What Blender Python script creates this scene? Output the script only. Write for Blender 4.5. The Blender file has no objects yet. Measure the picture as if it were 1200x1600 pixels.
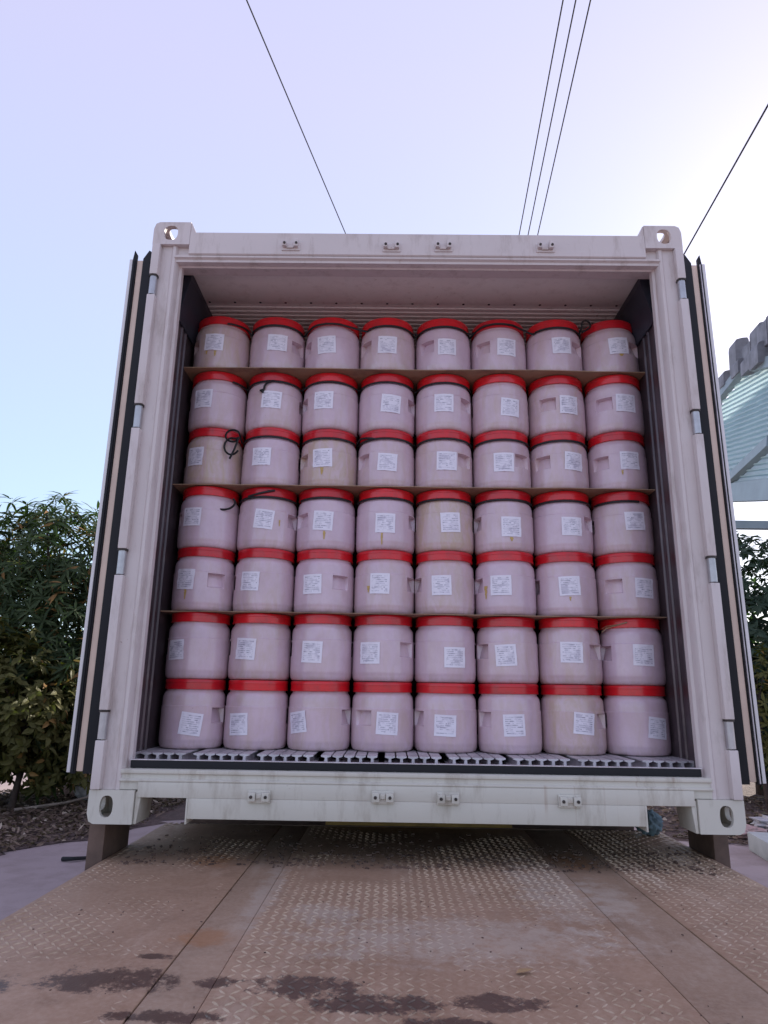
import bpy, bmesh, math, random
from mathutils import Vector, Matrix, noise as mnoise
PI = math.pi
rnd = random.Random(7)
S = bpy.context.scene
COL = S.collection

# ------------------------------------------------------------------ camera
F_PX = 1070.0
yaw, pitch, roll = -.011, .256, .015
fw = Vector((math.sin(yaw)*math.cos(pitch), math.cos(yaw)*math.cos(pitch), math.sin(pitch)))
rt = Vector((math.cos(yaw), -math.sin(yaw), 0)); up = rt.cross(fw)
c_, s_ = math.cos(roll), math.sin(roll)
rt, up = c_*rt + s_*up, -s_*rt + c_*up
cd = bpy.data.cameras.new('camera'); cam = bpy.data.objects.new('camera', cd); COL.objects.link(cam)
cam.matrix_world = Matrix(((rt.x, up.x, -fw.x, -.101), (rt.y, up.y, -fw.y, -2.737), (rt.z, up.z, -fw.z, .491), (0, 0, 0, 1)))
cd.sensor_fit = 'VERTICAL'; cd.sensor_height = 24; cd.lens = 24*F_PX/1600
cd.clip_start = .05; cd.clip_end = 3000
S.camera = cam

# ------------------------------------------------------------------ sky, sun, exposure
SUN_AZ, SUN_EL = math.radians(42), math.radians(25)
W = bpy.data.worlds.new('World'); S.world = W; W.use_nodes = True
nt = W.node_tree; nt.nodes.clear()
wo = nt.nodes.new('ShaderNodeOutputWorld'); bg = nt.nodes.new('ShaderNodeBackground')
sky = nt.nodes.new('ShaderNodeTexSky'); sky.sky_type = 'NISHITA'; sky.sun_disc = False
sky.sun_elevation = SUN_EL; sky.sun_rotation = SUN_AZ
sky.air_density = 1.0; sky.dust_density = .6; sky.ozone_density = 1.0
mx = nt.nodes.new('ShaderNodeMix'); mx.data_type = 'RGBA'; mx.blend_type = 'MULTIPLY'; mx.inputs[0].default_value = 1
mx.inputs[7].default_value = (1.10, .97, .98, 1)
nt.links.new(sky.outputs[0], mx.inputs[6]); veil = nt.nodes.new('ShaderNodeMix'); veil.data_type = 'RGBA'; veil.inputs[0].default_value = .70   # thin even haze over the blue
wtc = nt.nodes.new('ShaderNodeTexCoord'); wsp = nt.nodes.new('ShaderNodeSeparateXYZ'); wrp = nt.nodes.new('ShaderNodeValToRGB')
nt.links.new(wtc.outputs['Generated'], wsp.inputs[0]); nt.links.new(wsp.outputs[2], wrp.inputs[0])
wrp.color_ramp.elements[0].position = .05; wrp.color_ramp.elements[0].color = (.49, .76, 1.0, 1)   # pale blue low down
wrp.color_ramp.elements[1].position = .72; wrp.color_ramp.elements[1].color = (.74, .70, .97, 1)   # lavender higher up
wsc = nt.nodes.new('ShaderNodeVectorMath'); wsc.operation = 'SCALE'; wsc.inputs['Scale'].default_value = 3.45
nt.links.new(wrp.outputs[0], wsc.inputs[0]); nt.links.new(wsc.outputs[0], veil.inputs[7])
nt.links.new(mx.outputs[2], veil.inputs[6]); nt.links.new(veil.outputs[2], bg.inputs[0])
bg.inputs[1].default_value = .15
nt.links.new(bg.outputs[0], wo.inputs[0])
sd = bpy.data.lights.new('sun', 'SUN'); sd.energy = 4.5; sd.angle = math.radians(.5); sd.color = (1, .93, .84)
sun = bpy.data.objects.new('sun', sd); COL.objects.link(sun)
sdir = Vector((math.sin(SUN_AZ)*math.cos(SUN_EL), math.cos(SUN_AZ)*math.cos(SUN_EL), math.sin(SUN_EL)))
sun.rotation_euler = sdir.to_track_quat('Z', 'Y').to_euler()
sun.location = (20, 25, 20)
S.view_settings.view_transform = 'Standard'; S.view_settings.look = 'None'
S.view_settings.exposure = 1.1; S.view_settings.gamma = 1; S.view_settings.use_curve_mapping = False

# ------------------------------------------------------------------ object helpers
def tag(o, label=None, cat=None, group=None, kind=None):
    if label: o['label'] = label
    if cat: o['category'] = cat
    if group: o['group'] = group
    if kind: o['kind'] = kind
    return o
def thing(name, label, cat, loc=(0, 0, 0), rz=0, group=None):
    o = bpy.data.objects.new(name, None); COL.objects.link(o)
    o.location = loc; o.rotation_euler = (0, 0, rz); o.empty_display_size = .1
    return tag(o, label, cat, group)
def link(name, me, parent=None, loc=None):
    o = bpy.data.objects.new(name, me); COL.objects.link(o)
    if parent: o.parent = parent
    if loc is not None: o.location = loc
    return o
class MB:
    def __init__(s): s.v = []; s.f = []; s.uv = None
    def poly(s, vs, fs):
        n = len(s.v); s.v += [tuple(v) for v in vs]; s.f += [tuple(i+n for i in f) for f in fs]; return s
    def box(s, x0, x1, y0, y1, z0, z1):
        return s.poly([(x0,y0,z0),(x1,y0,z0),(x1,y1,z0),(x0,y1,z0),(x0,y0,z1),(x1,y0,z1),(x1,y1,z1),(x0,y1,z1)],
                      [(0,3,2,1),(4,5,6,7),(0,1,5,4),(1,2,6,5),(2,3,7,6),(3,0,4,7)])
    def obox(s, M, sx, sy, sz):
        vs = [M @ Vector((x*sx, y*sy, z*sz)) for z in (-.5,.5) for x, y in ((-.5,-.5),(.5,-.5),(.5,.5),(-.5,.5))]
        return s.poly(vs, [(0,3,2,1),(4,5,6,7),(0,1,5,4),(1,2,6,5),(2,3,7,6),(3,0,4,7)])
    def beam(s, a, b, w, h):
        a, b = Vector(a), Vector(b); d = (b-a); q = d.to_track_quat('Y', 'Z').to_matrix().to_4x4()
        return s.obox(Matrix.Translation((a+b)/2) @ q, w, d.length, h)
    def prism(s, prof, a, b, axis='z', close=True):
        """2D profile (counter-clockwise) extruded along an axis from a to b"""
        n = len(prof)
        def P(p, t): return (p[0], p[1], t) if axis == 'z' else ((t, p[0], p[1]) if axis == 'x' else (p[0], t, p[1]))
        vs = [P(p, a) for p in prof] + [P(p, b) for p in prof]
        fs = [(i, (i+1) % n, n+(i+1) % n, n+i) for i in range(n if close else n-1)]
        if close: fs += [tuple(range(n-1, -1, -1)), tuple(range(n, 2*n))]
        return s.poly(vs, fs)
    def lathe(s, prof, n=24, M=None, a0=0, a1=2*PI):
        full = abs(a1-a0-2*PI) < 1e-6; k = n if full else n+1
        vs = []
        for r, z in prof:
            for i in range(k):
                a = a0+(a1-a0)*i/n; p = Vector((r*math.cos(a), r*math.sin(a), z)); vs.append(M @ p if M else p)
        fs = []
        for j in range(len(prof)-1):
            for i in range(n):
                i2 = (i+1) % k; fs.append((j*k+i, j*k+i2, (j+1)*k+i2, (j+1)*k+i))
        return s.poly(vs, fs)
    def tube(s, pts, r, n=6, r2=None):
        pts = [Vector(p) for p in pts]; m = len(pts); vs = []; fs = []
        ref = Vector((0, 0, 1))
        for i, p in enumerate(pts):
            t = (pts[min(i+1, m-1)]-pts[max(i-1, 0)]).normalized()
            if abs(t.dot(ref)) > .95: ref = Vector((1, 0, 0)) if abs(t.x) < .9 else Vector((0, 1, 0))
            u = t.cross(ref).normalized(); w = u.cross(t)
            ref = w
            rr = r if r2 is None else r+(r2-r)*i/(m-1)
            for k in range(n):
                a = 2*PI*k/n; vs.append(p+u*math.cos(a)*rr+w*math.sin(a)*rr)
        for i in range(m-1):
            for k in range(n):
                fs.append((i*n+k, i*n+(k+1) % n, (i+1)*n+(k+1) % n, (i+1)*n+k))
        fs += [tuple(range(n-1, -1, -1)), tuple(range((m-1)*n, m*n))]
        return s.poly(vs, fs)
    def mesh(s, name, m, smooth=None, bevel=None, fix=True):
        me = bpy.data.meshes.new(name); me.from_pydata(s.v, [], s.f)
        if fix or bevel:
            bm = bmesh.new(); bm.from_mesh(me)
            if fix: bmesh.ops.recalc_face_normals(bm, faces=bm.faces)
            if bevel:
                es = [e for e in bm.edges if len(e.link_faces) == 2 and e.calc_face_angle(0) > .6]
                bmesh.ops.bevel(bm, geom=es, offset=bevel, segments=2, profile=.6, affect='EDGES', clamp_overlap=True)
            bm.to_mesh(me); bm.free()
        if m: me.materials.append(m)
        if smooth is not None or bevel:
            me.polygons.foreach_set('use_smooth', [True]*len(me.polygons))
            me.set_sharp_from_angle(angle=math.radians(smooth or 35))
        me.update(); return me
    def build(s, name, m, parent=None, smooth=None, bevel=None, loc=None, fix=True):
        return link(name, s.mesh(name, m, smooth, bevel, fix), parent, loc)

# ------------------------------------------------------------------ materials
class NT:
    def __init__(s, name):
        s.m = bpy.data.materials.new(name); s.m.use_nodes = True; s.t = s.m.node_tree; s.n = s.t.nodes
        s.b = s.n['Principled BSDF']; s.out = s.n['Material Output']
    def node(s, typ, **kw):
        x = s.n.new(typ)
        for k, v in kw.items(): setattr(x, k, v)
        return x
    def L(s, a, b): s.t.links.new(a, b)
    def coord(s, kind='Object'): return s.node('ShaderNodeTexCoord').outputs[kind]
    def map(s, v, scale=(1, 1, 1), loc=(0, 0, 0), rot=(0, 0, 0)):
        x = s.node('ShaderNodeMapping'); s.L(v, x.inputs[0]); x.inputs['Scale'].default_value = scale
        x.inputs['Location'].default_value = loc; x.inputs['Rotation'].default_value = rot; return x.outputs[0]
    def noise(s, v, scale, detail=5, rough=.6, dist=0, col=False):
        x = s.node('ShaderNodeTexNoise'); s.L(v, x.inputs['Vector']); x.inputs['Scale'].default_value = scale
        x.inputs['Detail'].default_value = detail; x.inputs['Roughness'].default_value = rough; x.inputs['Distortion'].default_value = dist
        return x.outputs['Color' if col else 'Fac']
    def ramp(s, f, stops):
        x = s.node('ShaderNodeValToRGB'); s.L(f, x.inputs[0]); r = x.color_ramp
        while len(r.elements) < len(stops): r.elements.new(.5)
        for e, (p, c) in zip(r.elements, stops):
            e.position = p; e.color = (c, c, c, 1) if isinstance(c, (int, float)) else (*c, 1)
        return x.outputs[0]
    def mix(s, f, a, b, mode='MIX'):
        x = s.node('ShaderNodeMix', data_type='RGBA', blend_type=mode)
        for i, v in ((0, f), (6, a), (7, b)):
            if hasattr(v, 'is_linked') or hasattr(v, 'links'): s.L(v, x.inputs[i])
            else: x.inputs[i].default_value = v if isinstance(v, (int, float)) else (*v, 1)
        return x.outputs[2]
    def math(s, op, a, b=None, c=None, clamp=False):
        x = s.node('ShaderNodeMath', operation=op, use_clamp=clamp)
        for i, v in enumerate((a, b, c)):
            if v is None: continue
            if hasattr(v, 'links'): s.L(v, x.inputs[i])
            else: x.inputs[i].default_value = v
        return x.outputs[0]
    def bump(s, h, strength=.3, dist=.002):
        x = s.node('ShaderNodeBump'); s.L(h, x.inputs['Height']); x.inputs['Strength'].default_value = strength
        x.inputs['Distance'].default_value = dist; s.L(x.outputs[0], s.b.inputs['Normal'])
    def fin(s, col=None, rough=.5, metal=0, spec=None, coat=None):
        for v, n in ((col, 'Base Color'), (rough, 'Roughness'), (metal, 'Metallic'), (spec, 'Specular IOR Level'), (coat, 'Coat Weight')):
            if v is None: continue
            if hasattr(v, 'links'): s.L(v, s.b.inputs[n])
            else: s.b.inputs[n].default_value = v if isinstance(v, (int, float)) else (*v, 1)
        return s.m
def simple(name, col, rough=.5, metal=0, var=.15, scale=12, bump=.15, bd=.001, dark=None):
    t = NT(name); v = t.coord(); n = t.noise(v, scale, 6)
    d = dark or tuple(c*(1-2*var) for c in col)
    c = t.mix(t.ramp(n, [(.3, 0), (.7, 1)]), d, col)
    t.bump(t.noise(v, scale*6, 4), bump, bd)
    return t.fin(c, rough, metal)

def frame_paint(name, col, grime=(.24, .17, .13), amt=.62):
    t = NT(name); v = t.coord()
    big = t.noise(v, 1.6, 6, .65); mid = t.noise(t.map(v, (9, 9, 2.2)), 1.5, 8, .7); fine = t.noise(v, 60, 4)
    c = t.mix(t.ramp(big, [(.3, 0), (.75, 1)]), tuple(x*.9 for x in col), col)
    g = t.math('MULTIPLY', t.ramp(mid, [(.52, 0), (.78, 1)]), amt)
    c = t.mix(g, c, grime)
    sc = t.ramp(t.noise(t.map(v, (3, 3, 30), rot=(.2, .1, 0)), 3, 6, .8), [(.66, 0), (.72, 1)])
    c = t.mix(t.math('MULTIPLY', sc, .35), c, (.2, .14, .11))
    chips = t.ramp(t.noise(v, 26, 5, .75), [(.70, 0), (.73, 1)])
    c = t.mix(t.math('MULTIPLY', chips, .65), c, (.16, .08, .05))
    run = t.math('MULTIPLY', t.ramp(t.noise(t.map(v, (38, 38, 1.6)), 1, 5, .6), [(.60, 0), (.70, 1)]), t.ramp(t.noise(v, 2.3, 3), [(.5, 0), (.62, 1)]))
    c = t.mix(t.math('MULTIPLY', run, .45), c, (.30, .17, .10))
    t.bump(t.math('ADD', t.math('MULTIPLY', fine, .4), chips), .2, .001)
    return t.fin(c, t.ramp(mid, [(.3, .38), (.7, .6)]))
M = {}
M['frame'] = frame_paint('container_paint', (.66, .575, .56))
M['frame_lo'] = frame_paint('container_paint_warm_light', (.63, .59, .52), (.25, .19, .13), .65)  # same paint, a little grimier, creamier light low down put into its colour
M['liner'] = frame_paint('ceiling_liner', (.88, .82, .78), (.3, .22, .18), .35)
M['cream'] = simple('door_core', (.72, .55, .45), .55, var=.08, scale=6)
M['doorskin'] = simple('door_skin', (.74, .70, .70), .45, var=.06, scale=5)
M['rubber'] = simple('black_rubber', (.008, .008, .012), .75, var=.2, scale=8)
M['steelpin'] = simple('galvanised_pin', (.50, .48, .50), .38, .7, var=.1, scale=30)
M['alu'] = simple('cast_aluminium', (.72, .66, .69), .42, .25, var=.2, scale=14)
M['navy'] = simple('dark_navy_panel', (.03, .032, .05), .5, var=.2)
M['dark'] = simple('dark_underframe', (.06, .045, .04), .7, var=.3)
M['rust'] = simple('rusty_brown_paint', (.17, .105, .08), .75, var=.3, scale=7, bump=.5)
M['yellow'] = simple('worn_yellow_paint', (.42, .25, .06), .6, var=.25, scale=10)
M['grey_steel'] = simple('canopy_steel', (.25, .31, .34), .55, var=.12, scale=3)
M['tile'] = simple('roof_tile', (.24, .24, .27), .8, var=.25, scale=5, bump=.4)
M['cord'] = simple('black_cord', (.012, .012, .014), .6, var=.2, scale=200)
M['wire'] = simple('wire_sheath', (.02, .02, .025), .9)
M['straw'] = simple('straw', (.5, .36, .22), .7)
M['glue'] = simple('dried_glue', (.62, .40, .12), .4, var=.15, scale=60)
M['pink_bag'] = simple('pink_plastic', (.55, .36, .34), .4, var=.15, scale=8)
M['white_bag'] = simple('white_plastic', (.5, .48, .52), .35, var=.15, scale=8)
M['blue_cloth'] = simple('blue_cloth', (.20, .29, .34), .85, var=.25, scale=9)
M['tan_cloth'] = simple('tan_cloth', (.45, .28, .14), .8, var=.2, scale=9)
M['blue_plastic'] = simple('blue_plastic', (.05, .08, .2), .4, var=.15)
M['block'] = simple('concrete_block', (.44, .46, .47), .85, var=.1, scale=6)
M['bark'] = simple('bark', (.09, .06, .05), .9, var=.35, scale=9, bump=.8, bd=.01)
M['wood'] = simple('pale_stick', (.42, .33, .28), .8, var=.2)

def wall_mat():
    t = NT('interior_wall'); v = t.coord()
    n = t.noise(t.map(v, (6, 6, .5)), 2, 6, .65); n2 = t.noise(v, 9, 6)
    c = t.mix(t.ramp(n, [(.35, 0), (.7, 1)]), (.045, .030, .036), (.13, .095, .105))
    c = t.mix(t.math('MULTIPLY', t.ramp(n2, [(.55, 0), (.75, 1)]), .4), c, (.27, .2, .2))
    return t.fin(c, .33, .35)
M['wall'] = wall_mat()
def board_mat():
    t = NT('hardboard'); v = t.coord()
    n = t.noise(t.map(v, (2, 6, 30)), 3, 6)
    st = t.ramp(t.noise(v, 5, 6, .7), [(.5, 0), (.62, 1)])
    c = t.mix(n, (.23, .14, .09), (.44, .29, .18)); c = t.mix(t.math('MULTIPLY', st, .5), c, (.10, .05, .05))
    t.bump(n, .4, .001); return t.fin(c, .75)
M['board'] = board_mat()
def drum_mat():
    t = NT('drum_plastic'); v = t.coord()
    a = t.node('ShaderNodeAttribute', attribute_type='OBJECT', attribute_name='dust')
    s = t.node('ShaderNodeObjectInfo').outputs['Random']
    vv = t.node('ShaderNodeVectorMath', operation='ADD'); t.L(v, vv.inputs[0])
    cb = t.node('ShaderNodeCombineXYZ'); t.L(t.math('MULTIPLY', s, 40), cb.inputs[0]); t.L(t.math('MULTIPLY', s, 17), cb.inputs[2]); t.L(cb.outputs[0], vv.inputs[1]); v2 = vv.outputs[0]
    big = t.noise(v2, 7, 6, .65); smear = t.noise(t.map(v2, (14, 14, 5)), 1.6, 7, .7, .6); fine = t.noise(v2, 90, 3)
    c = t.mix(t.ramp(big, [(.3, 0), (.7, 1)]), (.58, .41, .50), (.69, .525, .615))
    c = t.mix(t.math('ADD', t.math('MULTIPLY', t.ramp(smear, [(.42, 0), (.7, 1)]), t.math('ADD', t.math('MULTIPLY', a.outputs['Fac'], .85), .20)), t.math('MULTIPLY', a.outputs['Fac'], .42), clamp=True), c, (.54, .39, .31))
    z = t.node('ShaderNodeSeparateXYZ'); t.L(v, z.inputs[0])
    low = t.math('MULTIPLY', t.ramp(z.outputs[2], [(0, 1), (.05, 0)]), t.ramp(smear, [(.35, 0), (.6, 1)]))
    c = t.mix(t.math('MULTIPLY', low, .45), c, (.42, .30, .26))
    sp = t.ramp(t.noise(v2, 45, 3, .6), [(.74, 0), (.77, 1)])
    c = t.mix(t.math('MULTIPLY', sp, .5), c, (.3, .2, .18))
    t.bump(t.math('ADD', t.math('MULTIPLY', big, 1.0), t.math('MULTIPLY', fine, .12)), .35, .004)
    t.b.inputs['Subsurface Weight'].default_value = 0
    t.b.inputs['Coat Roughness'].default_value = .06
    return t.fin(c, t.ramp(smear, [(.3, .26), (.75, .46)]), 0, .5, .6)
M['drum'] = drum_mat()
def lid_mat():
    t = NT('red_lid'); v = t.coord(); s = t.node('ShaderNodeObjectInfo').outputs['Random']
    vv = t.node('ShaderNodeVectorMath', operation='ADD'); t.L(v, vv.inputs[0])
    cb = t.node('ShaderNodeCombineXYZ'); t.L(t.math('MULTIPLY', s, 30), cb.inputs[0]); t.L(cb.outputs[0], vv.inputs[1])
    n = t.noise(vv.outputs[0], 14, 6, .7)
    base = t.mix(s, (.56, .006, .016), (.74, .012, .020))
    c = t.mix(t.math('MULTIPLY', t.ramp(n, [(.45, 0), (.7, 1)]), .6), base, (.30, .03, .035))
    t.bump(n, .15, .002)
    return t.fin(c, .3, 0, .5, .2)
M['lid'] = lid_mat()
def label_mat():
    t = NT('printed_label'); uv = t.coord('UV'); s = t.node('ShaderNodeObjectInfo').outputs['Random']
    sep = t.node('ShaderNodeSeparateXYZ'); t.L(uv, sep.inputs[0]); U, V = sep.outputs[0], sep.outputs[1]
    cb = t.node('ShaderNodeCombineXYZ'); t.L(t.math('ADD', U, t.math('MULTIPLY', s, 50)), cb.inputs[0]); t.L(t.math('ADD', V, t.math('MULTIPLY', s, 23)), cb.inputs[1])
    w = cb.outputs[0]
    # rows of small print, ragged line ends, a darker stamp block
    row = t.math('PINGPONG', t.math('MULTIPLY', V, 11), .5)
    line = t.math('GREATER_THAN', row, .24)
    fl = t.math('FLOOR', t.math('MULTIPLY', V, 11))
    cb2 = t.node('ShaderNodeCombineXYZ'); t.L(t.math('MULTIPLY', U, 4.5), cb2.inputs[0]); t.L(t.math('MULTIPLY', fl, 7.3), cb2.inputs[1]); t.L(t.math('MULTIPLY', s, 90), cb2.inputs[2])
    word = t.ramp(t.noise(cb2.outputs[0], 1, 2, .5), [(.44, 0), (.47, 1)])
    ink = t.math('MULTIPLY', line, word)
    mg = t.math('MULTIPLY', t.math('MULTIPLY', t.math('GREATER_THAN', U, .09), t.math('LESS_THAN', U, .9)), t.math('MULTIPLY', t.math('GREATER_THAN', V, .08), t.math('LESS_THAN', V, .92)))
    ink = t.math('MULTIPLY', ink, mg)
    blot = t.ramp(t.noise(w, 3.2, 5, .7), [(.45, .25), (.62, 1)])
    ink = t.math('MULTIPLY', ink, blot)
    stamp = t.math('MULTIPLY', t.ramp(t.noise(w, 1.6, 5, .65, 1.0), [(.50, 0), (.64, 1)]), .5)
    c = t.mix(t.math('MULTIPLY', ink, .7), (.82, .76, .85), (.14, .12, .2))
    c = t.mix(t.math('MULTIPLY', stamp, mg), c, (.4, .35, .45))
    t.bump(t.noise(w, 4, 4, .6, 1), .3, .002)
    return t.fin(c, .38, 0, .5, .3)
M['label'] = label_mat()

def ground_mat():
    t = NT('concrete_yard'); v = t.coord()
    n = t.noise(v, .35, 8, .65); n2 = t.noise(v, 3, 8, .7); n3 = t.noise(v, 40, 4)
    c = t.mix(t.ramp(n, [(.3, 0), (.7, 1)]), (.27, .21, .215), (.38, .30, .30))
    c = t.mix(t.math('MULTIPLY', t.ramp(n2, [(.45, 0), (.7, 1)]), .6), c, (.19, .14, .13))
    t.bump(t.math('ADD', n2, t.math('MULTIPLY', n3, .3)), .5, .01)
    return t.fin(c, .85)
M['ground'] = ground_mat()
def dirt_mat():
    t = NT('litter_earth'); v = t.coord(); n = t.noise(v, 5, 8, .75); n2 = t.noise(v, 30, 5, .7)
    c = t.mix(t.ramp(n, [(.35, 0), (.7, 1)]), (.055, .035, .035), (.17, .11, .10)); c = t.mix(t.ramp(n2, [(.55, 0), (.7, .6)]), c, (.24, .17, .13))
    t.bump(t.math('ADD', n, n2), 1, .03); return t.fin(c, .95)
M['dirt'] = dirt_mat()
def leaf_mat(name, a, b, yel=None, trans=.3):
    t = NT(name); v = t.coord('Object'); g = t.node('ShaderNodeNewGeometry')
    r = g.outputs['Random Per Island']; c = t.mix(r, a, b)
    n = t.noise(v, 1.3, 4); c = t.mix(t.math('MULTIPLY', t.ramp(n, [(.4, 0), (.7, 1)]), .5), c, tuple(x*.55 for x in a))
    if yel: c = t.mix(t.ramp(r, [(.93, 0), (.95, 1)]), c, yel)
    t.fin(c, .55, 0, .18)
    tr = t.node('ShaderNodeBsdfTranslucent'); t.L(t.mix(1.0, c, (.9, 1.3, .4), 'MULTIPLY'), tr.inputs[0])
    ms = t.node('ShaderNodeMixShader'); ms.inputs[0].default_value = trans
    t.L(t.b.outputs[0], ms.inputs[1]); t.L(tr.outputs[0], ms.inputs[2]); t.L(ms.outputs[0], t.out.inputs[0]); return t.m
M['leaf_dark'] = leaf_mat('mango_leaf', (.038, .060, .028), (.085, .112, .048), (.28, .15, .06))
M['leaf_light'] = leaf_mat('bush_leaf', (.070, .072, .022), (.14, .125, .040), (.3, .17, .06))
M['leaf_far'] = leaf_mat('far_leaf', (.04, .065, .05), (.07, .1, .07), None)
M['litter'] = leaf_mat('dry_leaf', (.10, .065, .05), (.26, .19, .15), (.42, .34, .28), .1)

def plate_mat(name, base, alt, bare, rough=.5, dull=0):
    t = NT(name); v = t.coord()
    sx = t.node('ShaderNodeSeparateXYZ'); t.L(v, sx.inputs[0]); X, Y = sx.outputs[0], sx.outputs[1]
    big = t.noise(v, 1.4, 8, .7, .3); mid = t.noise(v, 6, 8, .75, .5); fine = t.noise(v, 70, 4, .7)
    c = t.mix(t.ramp(big, [(.32, 0), (.68, 1)]), base, alt)
    c = t.mix(t.math('MULTIPLY', t.ramp(mid, [(.5, 0), (.72, 1)]), .45), c, tuple(x*.6 for x in base))
    c = t.mix(t.math('MULTIPLY', t.ramp(t.noise(t.map(v, (3, .9, 1)), 2.2, 7, .7), [(.55, 0), (.72, 1)]), .5), c, bare)
    c = t.mix(t.math('MULTIPLY', t.ramp(fine, [(.4, 0), (.75, 1)]), .3), c, bare)
    warp = t.noise(v, 15, 10, .8)
    def blob(cx, cy, rx, ry, soft=.5):
        dx = t.math('DIVIDE', t.math('SUBTRACT', X, cx), rx); dy = t.math('DIVIDE', t.math('SUBTRACT', Y, cy), ry)
        d = t.math('ADD', t.math('MULTIPLY', dx, dx), t.math('MULTIPLY', dy, dy))
        d = t.math('ADD', d, t.math('MULTIPLY', t.math('SUBTRACT', warp, .5), 6.5))
        return t.ramp(t.math('MULTIPLY', d, .5), [(.5-soft*.5, 1), (.5, 0)])
    wet = None
    for b in WET:
        k = blob(*b); wet = k if wet is None else t.math('MAXIMUM', wet, k)
    for b in RUSTY:
        c = t.mix(t.math('MULTIPLY', blob(*b, 1.0), .55), c, (.36, .15, .05))
    for b in PALE:
        c = t.mix(t.math('MULTIPLY', blob(*b, 1.0), .5), c, (.50, .42, .35))
    c = t.mix(t.math('MULTIPLY', wet, .88), c, (.060, .030, .022))
    t.bump(t.math('ADD', t.math('MULTIPLY', mid, 1.2), t.math('MULTIPLY', fine, .5)), .5, .0025)
    t.fin(c, .5, 0, .5); t.L(t.math('ADD', t.math('MULTIPLY', t.ramp(mid, [(.3, 0), (.7, 1)]), .22), t.math('SUBTRACT', rough, t.math('MULTIPLY', wet, .22))), t.b.inputs['Roughness'])
    return t.m
WET = [(-.72, -1.0, .15, .07), (-.66, -.86, .05, .02), (-1.02, -1.05, .12, .07), (-.27, -1.02, .13, .06), (-.12, -1.1, .16, .05), (.13, -1.08, .10, .05),
       (-.47, -1.0, .06, .03), (.62, -1.17, .07, .03), (-.55, -1.17, .14, .03), (.02, -1.18, .10, .03)]
RUSTY = [(-.58, -.72, .11, .07), (.62, .20, .10, .16), (-.75, .1, .1, .12)]
PALE = [(-.28, -.5, .12, .10), (.62, -.3, .08, .25), (-.49, -.3, .05, .5), (.45, -.2, .15, .5), (.1, -.7, .5, .2)]
M['plate'] = plate_mat('worn_steel_plate', (.27, .155, .092), (.43, .275, .185), (.57, .43, .33))
M['strip'] = plate_mat('scuffed_steel_strip', (.26, .16, .10), (.41, .275, .19), (.54, .43, .34), .5)
M['tread'] = plate_mat('worn_tread_tops', (.30, .18, .11), (.55, .40, .28), (.76, .64, .50), .45)

# ================================================================== THE SETTING
GZ = -1.2
g = MB().poly([(-700, -700, GZ), (700, -700, GZ), (700, 700, GZ), (-700, 700, GZ)], [(0, 1, 2, 3)]).build('ground', M['ground']); tag(g, kind='structure')
def patch(name, outline, z, m, jag=.08, seed=1, hump=0):
    r = random.Random(seed); pts = []
    n = len(outline)
    for i in range(n):
        a, b = Vector(outline[i]), Vector(outline[(i+1) % n]); k = max(2, int((b-a).length/.25))
        for j in range(k):
            p = a.lerp(b, j/k); pts.append((p.x+r.uniform(-jag, jag), p.y+r.uniform(-jag, jag), z))
    c = (sum(p[0] for p in pts)/len(pts), sum(p[1] for p in pts)/len(pts), z+hump)
    vs = pts+[c]; m_ = len(pts)
    return MB().poly(vs, [(i, (i+1) % m_, m_) for i in range(m_)]).build(name, m)
dirt_outline = [(-3.4, 6.0), (-4.15, 5.0), (-5.2, 3.6), (-9, 3.0), (-11, 6), (-7.5, 8.2), (-5.9, 9.4), (-5.6, 12), (-3.2, 12), (-2.6, 8)]
dirt = patch('earth_strip', dirt_outline, GZ+.004, M['dirt'], jag=.16); tag(dirt, kind='structure')
dr = patch('earth_bank', [(3.2, 6.4), (4.6, 5.9), (9, 6.2), (14, 9), (14, 14), (4, 14)], GZ+.004, M['dirt'], seed=4); tag(dr, kind='structure')

# ================================================================== SHIPPING CONTAINER
box = thing('shipping_container', 'white refrigerated shipping container seen open from its rear, loaded with red lidded drums', 'container', (0, 0, 0))
HX, HZ, LEN = 1.219, 2.591, 12.19

def plate_hole(mb, M4, w, h, t, rx, ry, cx=0, cy=0, n=24, corner=0.0):
    """a solid plate in the local XZ plane (thickness t along +Y) with an oval hole"""
    outer = []
    for i in range(n):
        a = 2*PI*i/n; dx, dz = math.cos(a), math.sin(a)
        k = min((w/2)/abs(dx) if abs(dx) > 1e-6 else 1e9, (h/2)/abs(dz) if abs(dz) > 1e-6 else 1e9)
        outer.append((dx*k, dz*k))
    # snap nearest samples to true corners
    for sx in (-1, 1):
        for sz in (-1, 1):
            q = (sx*w/2, sz*h/2); j = min(range(n), key=lambda i: (outer[i][0]-q[0])**2+(outer[i][1]-q[1])**2); outer[j] = q
    vs = []
    for y in (0, t):
        vs += [M4 @ Vector((x, y, z)) for x, z in outer]
        for i in range(n):
            a = 2*PI*i/n
            # stadium-like oval
            ex = math.copysign(abs(math.cos(a))**.8, math.cos(a))*rx; ez = math.copysign(abs(math.sin(a))**.8, math.sin(a))*ry
            vs.append(M4 @ Vector((cx+ex, y, cz_(cy)+ez)))
    fs = []
    for i in range(n):
        j = (i+1) % n
        fs += [(i, j, n+j, n+i), (2*n+i, 3*n+i, 3*n+j, 2*n+j), (i, 2*n+i, 2*n+j, j), (n+i, n+j, 3*n+j, 3*n+i)]
    mb.poly(vs, fs)
def cz_(v): return v

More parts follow.
